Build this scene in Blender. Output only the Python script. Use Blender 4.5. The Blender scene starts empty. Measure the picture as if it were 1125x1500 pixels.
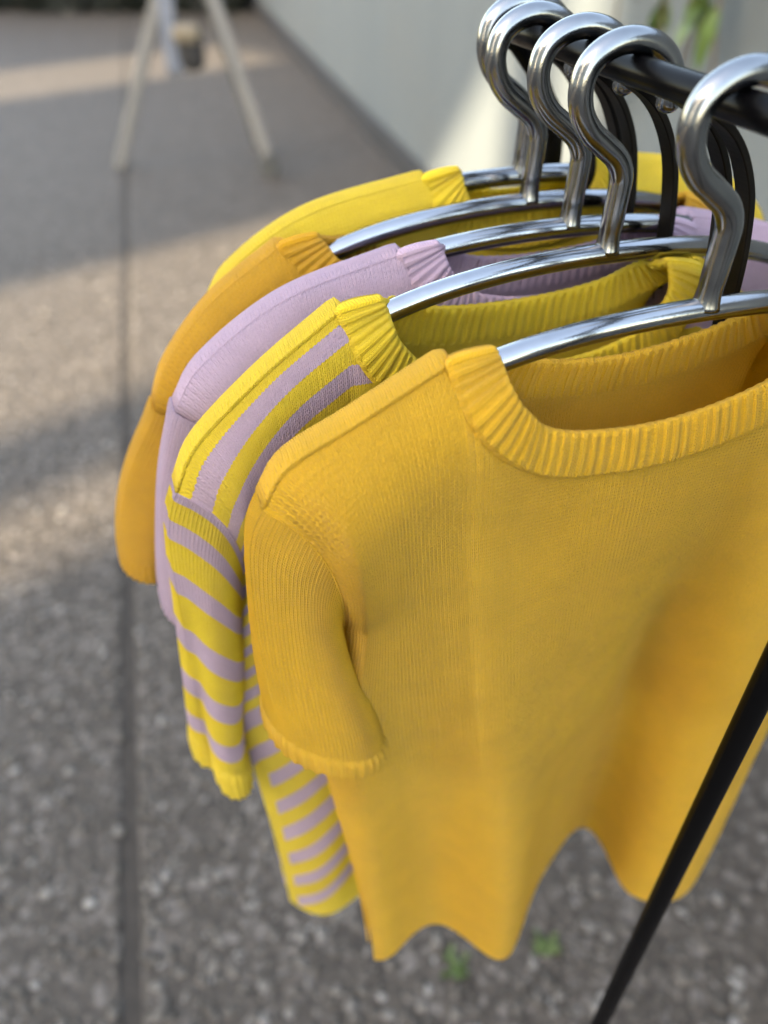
import bpy, math, random
import numpy as np
from mathutils import Vector, Matrix, noise as mnoise

random.seed(7)
scene = bpy.context.scene
col = scene.collection

# ------------------------------------------------------------------ camera
F_PX, CX, CY, HORIZON = 1150.0, 562.5, 750.0, -195.0      # measured on the 1125 x 1500 photograph
PITCH = math.atan((CY - HORIZON) / F_PX)
HC = 1.53
cam_d = bpy.data.cameras.new('camera')
cam = bpy.data.objects.new('camera', cam_d)
col.objects.link(cam)
cam.location = (0, 0, HC)
cam.rotation_euler = (math.pi / 2 - PITCH, 0, 0)
cam_d.sensor_fit = 'HORIZONTAL'
cam_d.sensor_width = 36.0
cam_d.lens = 36.0 * F_PX / 1125.0
cam_d.clip_start = 0.02
cam_d.clip_end = 3000
cam_d.dof.use_dof = True
cam_d.dof.focus_distance = 0.458
cam_d.dof.aperture_fstop = 3.8
cam_d.dof.aperture_blades = 0
scene.camera = cam

# ------------------------------------------------------------------ sky, sun, exposure
SUN_EL = math.radians(34)
TRAVEL = Vector((0.78, 0.63, 0)).normalized()              # horizontal direction in which the sunlight travels
world = bpy.data.worlds.new('World')
scene.world = world
world.use_nodes = True
wn = world.node_tree
sky = wn.nodes.new('ShaderNodeTexSky')
sky.sky_type = 'NISHITA'
sky.sun_disc = False
sky.sun_elevation = SUN_EL
sky.sun_rotation = math.atan2(-TRAVEL.x, -TRAVEL.y)
sky.air_density = 1.0
sky.dust_density = 1.5
bg = wn.nodes['Background']
bg.inputs['Strength'].default_value = 0.15
wn.links.new(sky.outputs[0], bg.inputs['Color'])

sun_d = bpy.data.lights.new('sun', 'SUN')
sun_d.energy = 2.1
sun_d.angle = math.radians(0.5)
sun_d.color = (1.0, 0.94, 0.85)
sun = bpy.data.objects.new('sun', sun_d)
col.objects.link(sun)
sun_dir = Vector((TRAVEL.x * math.cos(SUN_EL), TRAVEL.y * math.cos(SUN_EL), -math.sin(SUN_EL)))
sun.rotation_euler = sun_dir.to_track_quat('-Z', 'Y').to_euler()
sun.location = (-6, -5, 9)

vs = scene.view_settings
vs.view_transform = 'Standard'
vs.look = 'None'
vs.gamma = 1.0
vs.use_curve_mapping = False
vs.exposure = 3.42
vs.use_white_balance = True                                # the phone balanced for the shade
vs.white_balance_temperature = 9300
vs.white_balance_tint = 10

# ------------------------------------------------------------------ frames: the rail and the wall
def yaw_of(vx):
    return math.atan((vx - CX) / math.hypot(F_PX, CY - HORIZON))
RAIL_YAW = yaw_of(50)
D = np.array([math.sin(RAIL_YAW), math.cos(RAIL_YAW), 0.0])    # along the rail, away
N = np.array([math.cos(RAIL_YAW), -math.sin(RAIL_YAW), 0.0])   # along a hanger, to the right
P0 = np.array([0.16972, 0.40843, 1.44424])                     # where the first hanger meets the rail
WALL_YAW = yaw_of(182)
WD = Vector((math.sin(WALL_YAW), math.cos(WALL_YAW), 0))
WN = Vector((math.cos(WALL_YAW), -math.sin(WALL_YAW), 0))
def wallpt(a, b, z=0.0):
    """a metres across the path towards the wall, b metres along it"""
    return WN * a + WD * b + Vector((0, 0, z))

# ------------------------------------------------------------------ helpers
def link(name, me, mat=None, parent=None, smooth=True):
    o = bpy.data.objects.new(name, me)
    col.objects.link(o)
    if mat is not None:
        me.materials.clear()
        me.materials.append(mat)
    if parent is not None:
        o.parent = parent
    if smooth and len(me.polygons):
        me.polygons.foreach_set('use_smooth', [True] * len(me.polygons))
    return o

def mesh(verts, faces):
    me = bpy.data.meshes.new('m')
    me.from_pydata([tuple(map(float, v)) for v in verts], [], faces)
    me.update()
    return me

def empty(name, loc, rz=0.0):
    o = bpy.data.objects.new(name, None)
    col.objects.link(o)
    o.empty_display_size = 0.05
    o.location = loc
    o.rotation_euler = (0, 0, rz)
    return o

def tag(o, label, cat, group=None):
    o['label'] = label
    o['category'] = cat
    if group:
        o['group'] = group
    return o

def structure(o):
    o['kind'] = 'structure'
    return o

def catmull(pts, n, closed=False):
    """resample a polyline of points as a smooth curve, n samples evenly spaced along it"""
    P = np.array(pts, float)
    k = len(P)
    out = []
    segs = k if closed else k - 1
    for i in range(segs):
        if closed:
            a, b, c, d = P[(i - 1) % k], P[i], P[(i + 1) % k], P[(i + 2) % k]
        else:
            b, c = P[i], P[i + 1]
            a = P[i - 1] if i > 0 else 2 * b - c
            d = P[i + 2] if i + 2 < k else 2 * c - b
        for j in range(24):
            t = j / 24
            out.append(0.5 * ((2 * b) + (c - a) * t + (2 * a - 5 * b + 4 * c - d) * t * t + (3 * b - a - 3 * c + d) * t ** 3))
    out.append(P[0] if closed else P[-1])
    out = np.array(out)
    L = np.r_[0, np.cumsum(np.linalg.norm(np.diff(out, axis=0), axis=1))]
    q = np.linspace(0, L[-1], n)
    return np.stack([np.interp(q, L, out[:, i]) for i in range(out.shape[1])], 1)

def spline(xs, ys, x):
    """smooth interpolation of rows ys at parameters xs"""
    xs = np.array(xs, float); ys = np.array(ys, float)
    m = np.zeros_like(ys)
    h = np.diff(xs)[:, None]
    dl = np.diff(ys, axis=0) / h
    m[1:-1] = (dl[:-1] * h[1:] + dl[1:] * h[:-1]) / (h[1:] + h[:-1])
    m[0] = dl[0]; m[-1] = dl[-1]
    i = int(np.clip(np.searchsorted(xs, x) - 1, 0, len(xs) - 2))
    hh = xs[i + 1] - xs[i]
    t = (x - xs[i]) / hh
    return ((2 * t**3 - 3 * t**2 + 1) * ys[i] + (t**3 - 2 * t**2 + t) * hh * m[i]
            + (-2 * t**3 + 3 * t**2) * ys[i + 1] + (t**3 - t**2) * hh * m[i + 1])

def tube_data(path, radius, seg=20, cap=True, flat=None):
    """round (or flat rectangular, flat=(half_w, half_t, up)) tube along a path"""
    P = np.array(path, float)
    n = len(P)
    T = np.gradient(P, axis=0)
    T /= np.linalg.norm(T, axis=1)[:, None]
    up = np.array([0.0, 1.0, 0.0]) if flat is None else np.array(flat[2], float)
    if abs(T[0] @ up) > 0.95:
        up = np.array([1.0, 0, 0])
    verts, faces = [], []
    prof = None
    if flat is not None:
        hw, ht, _ = flat
        b = min(hw, ht) * 0.3
        prof = [(hw - b, ht), (hw, ht - b), (hw, -ht + b), (hw - b, -ht), (-hw + b, -ht), (-hw, -ht + b), (-hw, ht - b), (-hw + b, ht)]
        seg = 8
    B = up - (up @ T[0]) * T[0]; B /= np.linalg.norm(B)
    rr = radius if hasattr(radius, '__len__') else [radius] * n
    for i in range(n):
        B = B - (B @ T[i]) * T[i]; B /= np.linalg.norm(B)
        A = np.cross(B, T[i])
        for j in range(seg):
            if prof:
                verts.append(P[i] + B * prof[j][0] + A * prof[j][1])
            else:
                a = 2 * math.pi * j / seg
                verts.append(P[i] + (B * math.cos(a) + A * math.sin(a)) * rr[i])
    for i in range(n - 1):
        for j in range(seg):
            k = (j + 1) % seg
            faces.append((i * seg + j, i * seg + k, (i + 1) * seg + k, (i + 1) * seg + j))
    if cap:
        faces.append(tuple(range(seg))[::-1])
        faces.append(tuple((n - 1) * seg + j for j in range(seg)))
    return verts, faces

def tube(name, path, radius, mat, parent=None, seg=20, flat=None, smooth=True):
    v, f = tube_data(path, radius, seg, True, flat)
    o = link(name, mesh(v, f), mat, parent, smooth)
    if smooth:
        for p in o.data.polygons:
            if len(p.vertices) > 4:
                p.use_smooth = False
    return o

def rounded_path(path, r, steps=5):
    """extend a tube path with shrinking end rings so that it gets a domed end"""
    P = [np.array(p, float) for p in path]
    rad = [r] * len(P)
    for end in (0, -1):
        t = (P[0] - P[1]) if end == 0 else (P[-1] - P[-2])
        t /= np.linalg.norm(t)
        base = P[end]
        ext = [(base + t * r * math.sin(a) * 0.8, r * max(math.cos(a), 0.05)) for a in np.linspace(0, math.pi / 2, steps + 1)[1:]]
        if end == 0:
            P = [e[0] for e in ext][::-1] + P; rad = [e[1] for e in ext][::-1] + rad
        else:
            P = P + [e[0] for e in ext]; rad = rad + [e[1] for e in ext]
    return P, rad

def box_data(c, s, off=0):
    v = [(c[0] + s[0] * x, c[1] + s[1] * y, c[2] + s[2] * z) for x in (-.5, .5) for y in (-.5, .5) for z in (-.5, .5)]
    f = [(0, 1, 3, 2), (4, 6, 7, 5), (0, 4, 5, 1), (2, 3, 7, 6), (0, 2, 6, 4), (1, 5, 7, 3)]
    return v, [tuple(i + off for i in q) for q in f]

def boxes(name, lst, mat, parent=None, bevel=0.0):
    V, Fc = [], []
    for c, s in lst:
        v, f = box_data(c, s, len(V)); V += v; Fc += f
    o = link(name, mesh(V, Fc), mat, parent, False)
    if bevel:
        m = o.modifiers.new('bevel', 'BEVEL'); m.width = bevel; m.segments = 2
    return o

# ------------------------------------------------------------------ materials
def new_mat(name):
    m = bpy.data.materials.new(name)
    m.use_nodes = True
    return m, m.node_tree, m.node_tree.nodes['Principled BSDF']

class G:
    """tiny node graph writer"""
    def __init__(self, nt): self.nt = nt
    def node(self, t, **kw):
        n = self.nt.nodes.new(t)
        for k, v in kw.items(): setattr(n, k, v)
        return n
    def set(self, sock, v):
        if hasattr(v, 'is_output') or isinstance(v, bpy.types.NodeSocket): self.nt.links.new(v, sock)
        else: sock.default_value = v
    def math(self, op, a, b=None, c=None, clamp=False):
        n = self.node('ShaderNodeMath', operation=op, use_clamp=clamp)
        self.set(n.inputs[0], a)
        if b is not None: self.set(n.inputs[1], b)
        if c is not None: self.set(n.inputs[2], c)
        return n.outputs[0]
    def mix(self, fac, a, b, blend='MIX'):
        n = self.node('ShaderNodeMix', data_type='RGBA', blend_type=blend)
        self.set(n.inputs[0], fac); self.set(n.inputs[6], a); self.set(n.inputs[7], b)
        return n.outputs[2]
    def noise(self, vec, scale, detail=3, rough=0.55):
        n = self.node('ShaderNodeTexNoise')
        if vec is not None: self.nt.links.new(vec, n.inputs['Vector'])
        n.inputs['Scale'].default_value = scale
        n.inputs['Detail'].default_value = detail
        n.inputs['Roughness'].default_value = rough
        return n
    def ramp(self, fac, stops):
        n = self.node('ShaderNodeValToRGB')
        self.nt.links.new(fac, n.inputs[0])
        e = n.color_ramp.elements
        while len(e) < len(stops): e.new(0.5)
        for x, (p, c) in zip(e, stops):
            x.position = p
            x.color = c if len(c) == 4 else (*c, 1)
        return n.outputs[0]

def rgba(c): return (c[0], c[1], c[2], 1)

def knit(name, c1, c2=None, yoke=None, pitch=0.04, duty=0.5, off=0.0, wale=0.0028, course=0.0025, vmax=None, edge=None, depth=0.0022):
    """stockinette: V-shaped stitches in columns; UVs are in metres. c2 adds stripes across the courses."""
    m, nt, b = new_mat(name)
    g = G(nt)
    uv = g.node('ShaderNodeUVMap', uv_map='uv')
    # a slight unevenness of hand and tension
    obj = g.node('ShaderNodeTexCoord').outputs['Object']
    wob = g.noise(obj, 60, 2)
    add = g.node('ShaderNodeVectorMath', operation='MULTIPLY_ADD')
    nt.links.new(wob.outputs['Color'], add.inputs[0])
    add.inputs[1].default_value = (0.0003, 0.0003, 0)
    nt.links.new(uv.outputs[0], add.inputs[2])
    sx = g.node('ShaderNodeSeparateXYZ'); nt.links.new(add.outputs[0], sx.inputs[0])
    U, V = sx.outputs[0], sx.outputs[1]
    x = g.math('SUBTRACT', g.math('FRACT', g.math('DIVIDE', U, wale)), 0.5)
    ax = g.math('ABSOLUTE', x)
    bb = g.math('ADD', g.math('DIVIDE', V, course), g.math('MULTIPLY', ax, 1.5))
    fb = g.math('ABSOLUTE', g.math('SUBTRACT', g.math('FRACT', bb), 0.5))
    hy = g.math('SUBTRACT', 1.0, g.math('POWER', g.math('MULTIPLY', fb, 2.0), 2.4))
    lx = g.math('DIVIDE', g.math('SUBTRACT', ax, 0.2), 0.31)
    hx = g.math('SUBTRACT', 1.0, g.math('MULTIPLY', lx, lx), clamp=True)
    h = g.math('MULTIPLY', g.math('ADD', g.math('MULTIPLY', hy, 0.7), 0.3), hx)
    fib = g.noise(obj, 2600, 2, 0.7)
    hh = g.math('ADD', h, g.math('MULTIPLY', fib.outputs['Fac'], 0.55))
    bump = g.node('ShaderNodeBump')
    bump.inputs['Strength'].default_value = 1.0
    bump.inputs['Distance'].default_value = depth
    nt.links.new(hh, bump.inputs['Height'])
    nt.links.new(bump.outputs[0], b.inputs['Normal'])
    var = g.noise(obj, 38, 4)
    fine = g.noise(obj, 900, 2, 0.7)
    def tint(c):
        lo = [k * 0.86 for k in c]; hi = [min(k * 1.1, .95) for k in c]
        f = g.math('ADD', g.math('MULTIPLY', var.outputs['Fac'], 0.4), g.math('MULTIPLY', fine.outputs['Fac'], 0.6))
        return g.ramp(f, [(0.3, lo), (0.7, hi)])
    colr = tint(c1)
    if c2 is not None:
        vq = g.math('MULTIPLY', g.math('FLOOR', g.math('ADD', g.math('DIVIDE', V, course), g.math('MULTIPLY', ax, .5))), course)
        ph = g.math('DIVIDE', g.math('SUBTRACT', vq, off), pitch)
        if yoke:                                          # narrower stripes across the yoke
            v0, p0 = yoke
            ph = g.math('ADD', g.math('DIVIDE', g.math('MINIMUM', g.math('SUBTRACT', vq, off), v0), p0),
                        g.math('DIVIDE', g.math('MAXIMUM', g.math('SUBTRACT', vq, off + v0), 0.0), pitch))
        s = g.math('FRACT', ph)
        fac = g.math('LESS_THAN', s, duty)
        if vmax is not None:
            fac = g.math('MULTIPLY', fac, g.math('LESS_THAN', vq, vmax))
        fac = g.math('MULTIPLY', fac, g.math('GREATER_THAN', vq, off - 0.001))
        if edge is not None:
            fac = g.math('MULTIPLY', fac, g.math('MAXIMUM', g.math('GREATER_THAN', U, edge), g.math('LESS_THAN', vq, .33)))
        colr = g.mix(fac, colr, tint(c2))
    nt.links.new(colr, b.inputs['Base Color'])
    b.inputs['Roughness'].default_value = 0.85
    b.inputs['Specular IOR Level'].default_value = 0.25
    b.inputs['Sheen Weight'].default_value = 0.08
    b.inputs['Sheen Roughness'].default_value = 0.45
    # light passes through knitted cloth
    tr = g.node('ShaderNodeBsdfTranslucent'); nt.links.new(colr, tr.inputs[0])
    mx = g.node('ShaderNodeMixShader'); mx.inputs[0].default_value = 0.30
    out = nt.nodes['Material Output']
    nt.links.new(b.outputs[0], mx.inputs[1]); nt.links.new(tr.outputs[0], mx.inputs[2])
    nt.links.new(mx.outputs[0], out.inputs['Surface'])
    return m

MUSTARD = (0.81, 0.46, 0.030)
AMBER = (0.72, 0.37, 0.020)
YELLOW = (0.93, 0.65, 0.045)
LILAC = (0.60, 0.445, 0.585)
M = {}
M['mustard'] = knit('mustard_knit', MUSTARD)
M['mustard_rib'] = knit('mustard_rib_knit', MUSTARD, wale=0.0021, course=0.0019, depth=0.0015)
M['amber'] = knit('amber_knit', AMBER)
M['amber_rib'] = knit('amber_rib_knit', AMBER, wale=0.0021, course=0.0019, depth=0.0015)
M['yellow'] = knit('yellow_knit', YELLOW)
M['yellow_rib'] = knit('yellow_rib_knit', YELLOW, wale=0.0021, course=0.0019, depth=0.0015)
M['lilac'] = knit('lilac_knit', LILAC)
M['lilac_rib'] = knit('lilac_rib_knit', LILAC, wale=0.0021, course=0.0019, depth=0.0015)
M['stripe_body'] = knit('striped_body_knit', YELLOW, LILAC, yoke=(.240, .024), pitch=0.048, duty=0.47, off=0.003, vmax=0.60, edge=0.016)
M['stripe_back'] = knit('striped_back_knit', YELLOW, LILAC, pitch=0.048, duty=0.47, off=0.12, vmax=0.60)
M['stripe_sleeve'] = knit('striped_sleeve_knit', YELLOW, LILAC, pitch=0.053, duty=0.42, off=-0.006)

def fibre(name, c):
    m, nt, b = new_mat(name)
    b.inputs['Base Color'].default_value = rgba(c); b.inputs['Roughness'].default_value = .8
    return m
M['fibre_mustard'] = fibre('mustard_fibre', (.85, .52, .10))
M['fibre_yellow'] = fibre('yellow_fibre', (.85, .66, .16))

def metal(name, c, rough, scratch=0.15):
    m, nt, b = new_mat(name); g = G(nt)
    obj = g.node('ShaderNodeTexCoord').outputs['Object']
    n1 = g.noise(obj, 55, 4); n2 = g.noise(obj, 700, 2, .7)
    nt.links.new(g.ramp(n1.outputs['Fac'], [(.3, [k * .86 for k in c]), (.7, c)]), b.inputs['Base Color'])
    r = g.math('ADD', rough - scratch / 2, g.math('MULTIPLY', n1.outputs['Fac'], scratch))
    nt.links.new(r, b.inputs['Roughness'])
    b.inputs['Metallic'].default_value = 1.0
    bu = g.node('ShaderNodeBump'); bu.inputs['Strength'].default_value = .12; bu.inputs['Distance'].default_value = .0004
    nt.links.new(n2.outputs['Fac'], bu.inputs['Height']); nt.links.new(bu.outputs[0], b.inputs['Normal'])
    return m
M['hook'] = metal('brushed_aluminium', (.25, .26, .272), .21, .14)
M['bar'] = metal('polished_aluminium', (.33, .34, .36), .16, .10)

def plain(name, c, rough=.6, var=.2, scale=20, bump=0.0, spec=.5):
    m, nt, b = new_mat(name); g = G(nt)
    obj = g.node('ShaderNodeTexCoord').outputs['Object']
    n = g.noise(obj, scale, 5, .6)
    nt.links.new(g.ramp(n.outputs['Fac'], [(.3, [k * (1 - var) for k in c]), (.7, [min(1, k * (1 + var)) for k in c])]), b.inputs['Base Color'])
    b.inputs['Roughness'].default_value = rough
    b.inputs['Specular IOR Level'].default_value = spec
    if bump:
        bu = g.node('ShaderNodeBump'); bu.inputs['Strength'].default_value = .5; bu.inputs['Distance'].default_value = bump
        nt.links.new(n.outputs['Fac'], bu.inputs['Height']); nt.links.new(bu.outputs[0], b.inputs['Normal'])
    return m
M['black_steel'] = plain('black_powder_coat', (.0016, .0016, .002), .27, .2, 300, .0001, .07)
M['black_flat'] = plain('black_lacquered_steel', (.0035, .0026, .002), .45, .2, 120, .0001, .12)
M['white_paint'] = plain('white_painted_wood', (.17, .168, .164), .5, .08, 12)
M['rubber'] = plain('dark_rubber', (.03, .03, .032), .6, .2, 60)
M['caster'] = plain('grey_caster_plastic', (.06, .062, .062), .5, .2, 60)
M['leaf'] = plain('leaf_green', (.05, .095, .016), .45, .35, 30)
M['weed'] = plain('weed_green', (.042, .075, .012), .5, .35, 60)
M['stem'] = plain('brown_stem', (.09, .06, .035), .8, .3, 40)
M['hedge'] = plain('hedge_leaves', (.010, .013, .008), .6, .5, 4)
M['beige'] = plain('beige_leather', (.14, .115, .08), .6, .1, 30)
M['black_bag'] = plain('black_canvas', (.015, .015, .016), .8, .2, 60)
M['blue_cloth'] = plain('pale_blue_cloth', (.17, .19, .23), .85, .1, 60)
M['facade'] = plain('pale_render', (.60, .57, .52), .85, .1, 1.5)
M['pane'] = plain('dark_window_glass', (.03, .035, .04), .1, .2, 3)
M['roof'] = plain('clay_roof', (.25, .12, .08), .8, .2, 3)
M['plinth'] = plain('dark_plinth', (.018, .019, .022), .8, .25, 5)
M['joint'] = plain('joint_soil', (.024, .020, .0165), .95, .3, 40)

def aggregate(name, tone=1.0):
    m, nt, b = new_mat(name); g = G(nt)
    obj = g.node('ShaderNodeTexCoord').outputs['Object']
    vo = g.node('ShaderNodeTexVoronoi'); nt.links.new(obj, vo.inputs['Vector']); vo.inputs['Scale'].default_value = 62
    sep = g.node('ShaderNodeSeparateColor'); nt.links.new(vo.outputs['Color'], sep.inputs[0])
    c = g.ramp(sep.outputs[0], [(0, (.0225, .0175, .013)), (.45, (.036, .0295, .0235)), (.75, (.055, .0455, .038)), (1, (.125, .112, .103))])
    big = g.noise(obj, .9, 4)
    c = g.mix(g.math('MULTIPLY', big.outputs['Fac'], .5), c, (.045 * tone, .0375 * tone, .0305 * tone, 1))
    mort = g.ramp(vo.outputs['Distance'], [(.0, (1, 1, 1)), (.62, (.95, .95, .95)), (.8, (.55, .52, .5))])
    c = g.mix(1.0, c, mort, 'MULTIPLY')
    nt.links.new(c, b.inputs['Base Color'])
    b.inputs['Roughness'].default_value = .82
    bu = g.node('ShaderNodeBump'); bu.inputs['Strength'].default_value = .7; bu.inputs['Distance'].default_value = .006; bu.invert = True
    nt.links.new(vo.outputs['Distance'], bu.inputs['Height']); nt.links.new(bu.outputs[0], b.inputs['Normal'])
    return m
M['aggregate'] = aggregate('exposed_aggregate')

def pebble_mat():
    m, nt, b = new_mat('pebbles'); g = G(nt)
    geo = g.node('ShaderNodeNewGeometry')
    obj = g.node('ShaderNodeTexCoord').outputs['Object']
    c = g.ramp(geo.outputs['Random Per Island'], [(0, (.022, .0175, .013)), (.35, (.035, .0285, .023)), (.6, (.052, .0435, .035)), (.82, (.11, .096, .083)), (.94, (.16, .15, .142)), (1, (.26, .25, .24))])
    n = g.noise(obj, 160, 3)
    c = g.mix(.35, c, g.ramp(n.outputs['Fac'], [(.3, (.03, .026, .022)), (.7, (.09, .08, .07))]))
    nt.links.new(c, b.inputs['Base Color'])
    b.inputs['Roughness'].default_value = .6
    return m
M['pebble'] = pebble_mat()

def wall_mat():
    m, nt, b = new_mat('painted_concrete'); g = G(nt)
    obj = g.node('ShaderNodeTexCoord').outputs['Object']
    mp = g.node('ShaderNodeMapping'); nt.links.new(obj, mp.inputs[0]); mp.inputs['Scale'].default_value = (1, 1.6, .12)
    streak = g.noise(mp.outputs[0], 2.2, 4, .6)
    n = g.noise(obj, 1.1, 5, .6)
    c = g.mix(g.ramp(streak.outputs['Fac'], [(.35, (0, 0, 0)), (.7, (1, 1, 1))]), (.092, .112, .122, 1), (.104, .125, .135, 1))
    c = g.mix(g.ramp(n.outputs['Fac'], [(.5, (0, 0, 0)), (.75, (.5, .5, .5))]), c, (.098, .108, .110, 1))
    nt.links.new(c, b.inputs['Base Color'])
    b.inputs['Roughness'].default_value = .8
    f = g.noise(obj, 70, 4)
    bu = g.node('ShaderNodeBump'); bu.inputs['Strength'].default_value = .4; bu.inputs['Distance'].default_value = .004
    nt.links.new(f.outputs['Fac'], bu.inputs['Height']); nt.links.new(bu.outputs[0], b.inputs['Normal'])
    return m
M['wall'] = wall_mat()

# ------------------------------------------------------------------ ground, paving, wall
gs = 900
ground = structure(link('ground', mesh([(-gs, -gs, -.007), (gs, -gs, -.007), (gs, gs, -.007), (-gs, gs, -.007)], [(0, 1, 2, 3)]), M['joint'], None, False))

SEAM, WALL_A = -0.299, 1.447
def lane(a0, a1, b0, b1):
    """one long cast strip of exposed aggregate paving with worn edges"""
    nb = 60
    V, Fc = [], []
    rnd = random.Random(int(a0 * 100) + 5)
    for i in range(nb + 1):
        bb = b0 + (b1 - b0) * (i / nb) ** 1.6
        e0, e1 = rnd.uniform(-.003, .003), rnd.uniform(-.003, .003)
        for a, z in ((a0 + e0, -.034), (a0 + e0, -.006), (a0 + e0 + .008, 0), (a1 + e1 - .008, 0), (a1 + e1, -.006), (a1 + e1, -.034)):
            V.append(wallpt(a, bb, z))
    for i in range(nb):
        for j in range(5):
            k = i * 6 + j
            Fc.append((k, k + 1, k + 7, k + 6))
    return structure(link('paving', mesh(V, Fc), M['aggregate'], None, False))
lane(SEAM + .017, WALL_A - .005, -6, 40)
lane(SEAM - 2.6, SEAM - .017, -6, 40)
lane(SEAM - 5.2, SEAM - 2.622, -6, 40)
lane(SEAM - 14, SEAM - 5.222, -6, 40)

def pebbles():
    """stones standing proud of the cast paving near the rack"""
    rng = np.random.default_rng(3)
    base = []
    g = (1 + 5 ** .5) / 2
    ico = np.array([(-1, g, 0), (1, g, 0), (-1, -g, 0), (1, -g, 0), (0, -1, g), (0, 1, g), (0, -1, -g), (0, 1, -g), (g, 0, -1), (g, 0, 1), (-g, 0, -1), (-g, 0, 1)], float)
    ico /= np.linalg.norm(ico[0])
    fi = np.array([(0, 11, 5), (0, 5, 1), (0, 1, 7), (0, 7, 10), (0, 10, 11), (1, 5, 9), (5, 11, 4), (11, 10, 2), (10, 7, 6), (7, 1, 8), (3, 9, 4), (3, 4, 2), (3, 2, 6), (3, 6, 8), (3, 8, 9), (4, 9, 5), (2, 4, 11), (6, 2, 10), (8, 6, 7), (9, 8, 1)])
    n = 21000
    # denser where the camera is near: y from 0.2 to 4
    b = 0.1 + 4.2 * rng.random(n) ** 1.5
    a = SEAM - 1.5 + rng.random(n) * (WALL_A - SEAM + 1.45)
    a = np.where(np.abs(a - SEAM) < .02, a + .045, a)
    keep = (a < 0.25 + .55 * b + .3)
    a, b = a[keep], b[keep]; n = len(a)
    r = 0.0045 + 0.0075 * rng.random(n) ** 2
    ang = rng.random(n) * 6.283
    sx = r * (1 + .5 * rng.random(n)); sy = r * (.75 + .3 * rng.random(n)); sz = r * (.45 + .2 * rng.random(n))
    jit = 1 + .22 * rng.standard_normal((n, 12, 1)).clip(-1.5, 1.5)
    P = ico[None] * jit
    X, Y, Z = P[..., 0] * sx[:, None], P[..., 1] * sy[:, None], P[..., 2] * sz[:, None]
    c, s = np.cos(ang)[:, None], np.sin(ang)[:, None]
    X, Y = X * c - Y * s, X * s + Y * c
    wx = a * WN.x + b * WD.x; wy = a * WN.y + b * WD.y
    V = np.stack([X + wx[:, None], Y + wy[:, None], Z + (sz * .15)[:, None]], -1).reshape(-1, 3)
    Fc = (fi[None] + 12 * np.arange(n)[:, None, None]).reshape(-1, 3)
    me = bpy.data.meshes.new('m')
    me.vertices.add(len(V)); me.vertices.foreach_set('co', V.ravel())
    me.loops.add(Fc.size); me.loops.foreach_set('vertex_index', Fc.ravel().astype(np.int32))
    me.polygons.add(len(Fc)); me.polygons.foreach_set('loop_start', np.arange(0, Fc.size, 3, dtype=np.int32))
    me.polygons.foreach_set('loop_total', np.full(len(Fc), 3, np.int32))
    me.update(); me.validate()
    o = link('pebbles', me, M['pebble'])
    o['kind'] = 'stuff'
    tag(o, 'grey and brown pebbles set in the paving under the clothes rack', 'pebbles')
pebbles()

# boundary wall along the right side of the path
wall_root = empty('boundary_wall', wallpt(WALL_A, 4, 0), -WALL_YAW)
tag(wall_root, 'pale grey painted concrete wall with a dark base strip behind the rack', 'wall')
WB0, WB1, WH = -5.0, 9.6, 2.3
boxes('wall_body', [((.11, (WB0 + WB1) / 2, WH / 2 - .02), (.2, WB1 - WB0, WH + .03))], M['wall'], wall_root, .006)
boxes('plinth', [((-.012, (WB0 + WB1) / 2, .06), (.055, WB1 - WB0 - .01, .17))], M['plinth'], wall_root, .006)
boxes('coping', [((.11, (WB0 + WB1) / 2, WH + .03), (.28, WB1 - WB0 + .06, .06))], M['wall'], wall_root, .008)

# ------------------------------------------------------------------ unseen buildings added to block the sun; gaps between them leave sunlit bands
QX = Vector((-TRAVEL.y, TRAVEL.x, 0))
def shade_building(q0, q1, s0, depth, h, label, floors):
    c = QX * ((q0 + q1) / 2) + TRAVEL * (s0 - depth / 2)
    root = empty('unseen_shade_block', (c.x, c.y, 0), math.atan2(TRAVEL.y, TRAVEL.x))
    W = q1 - q0
    boxes('wall', [((0, 0, h / 2 - .04), (depth, W, h))], M['facade'], root)
    boxes('roof', [((0, 0, h + .06), (depth + .0, W + .0, .2))], M['roof'], root)
    fh = h / floors
    nw = max(1, int(W / 2.6))
    for fl in range(floors):
        for i in range(nw):
            y = -W / 2 + W * (i + .5) / nw
            z = fh * (fl + .55)
            f = boxes('window', [((depth / 2 + .03, y, z + .76), (.06, 1.16, .08)), ((depth / 2 + .03, y, z - .76), (.1, 1.26, .08)),
                                 ((depth / 2 + .03, y - .54, z), (.06, .08, 1.44)), ((depth / 2 + .03, y + .54, z), (.06, .08, 1.44)),
                                 ((depth / 2 + .03, y, z), (.05, .06, 1.44))], M['white_paint'], root)
            boxes('pane', [((depth / 2 + .012, y, z), (.02, 1.0, 1.44))], M['pane'], f)
    tag(root, label, 'shade_building')
    return root, W, depth, h
shade_building(-22, 1.88, -25, 6, 21.5, 'long pale rendered block added out of view to shade the clothes rack', 7)
hs, hw_, hd, hh_ = shade_building(3.85, 7.75, -25, 6, 21.5, 'narrow pale rendered block added out of view between two sunlit gaps', 7)
ch_c = QX * 2.4 + TRAVEL * -25.3
ch = empty('shade_chimney', (ch_c.x, ch_c.y, 0), math.atan2(TRAVEL.y, TRAVEL.x))  # unseen stack added to part a thin sun strip from the wide one
tag(ch, 'tall slim chimney stack added out of view to split the sunlit gap', 'chimney')
boxes('shaft', [((0, 0, 10.7), (.5, .44, 21.4))], M['facade'], ch)
boxes('cap', [((0, 0, 21.46), (.6, .54, .14))], M['roof'], ch)
y0, y1 = -hw_ / 2 - 1.25, -hw_ / 2
V = [(x, y, z) for x in (hd / 2 - .12, hd / 2) for y, z in ((y0, 19.85), (y1, 19.05), (y1, hh_), (y0, hh_))]
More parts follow.
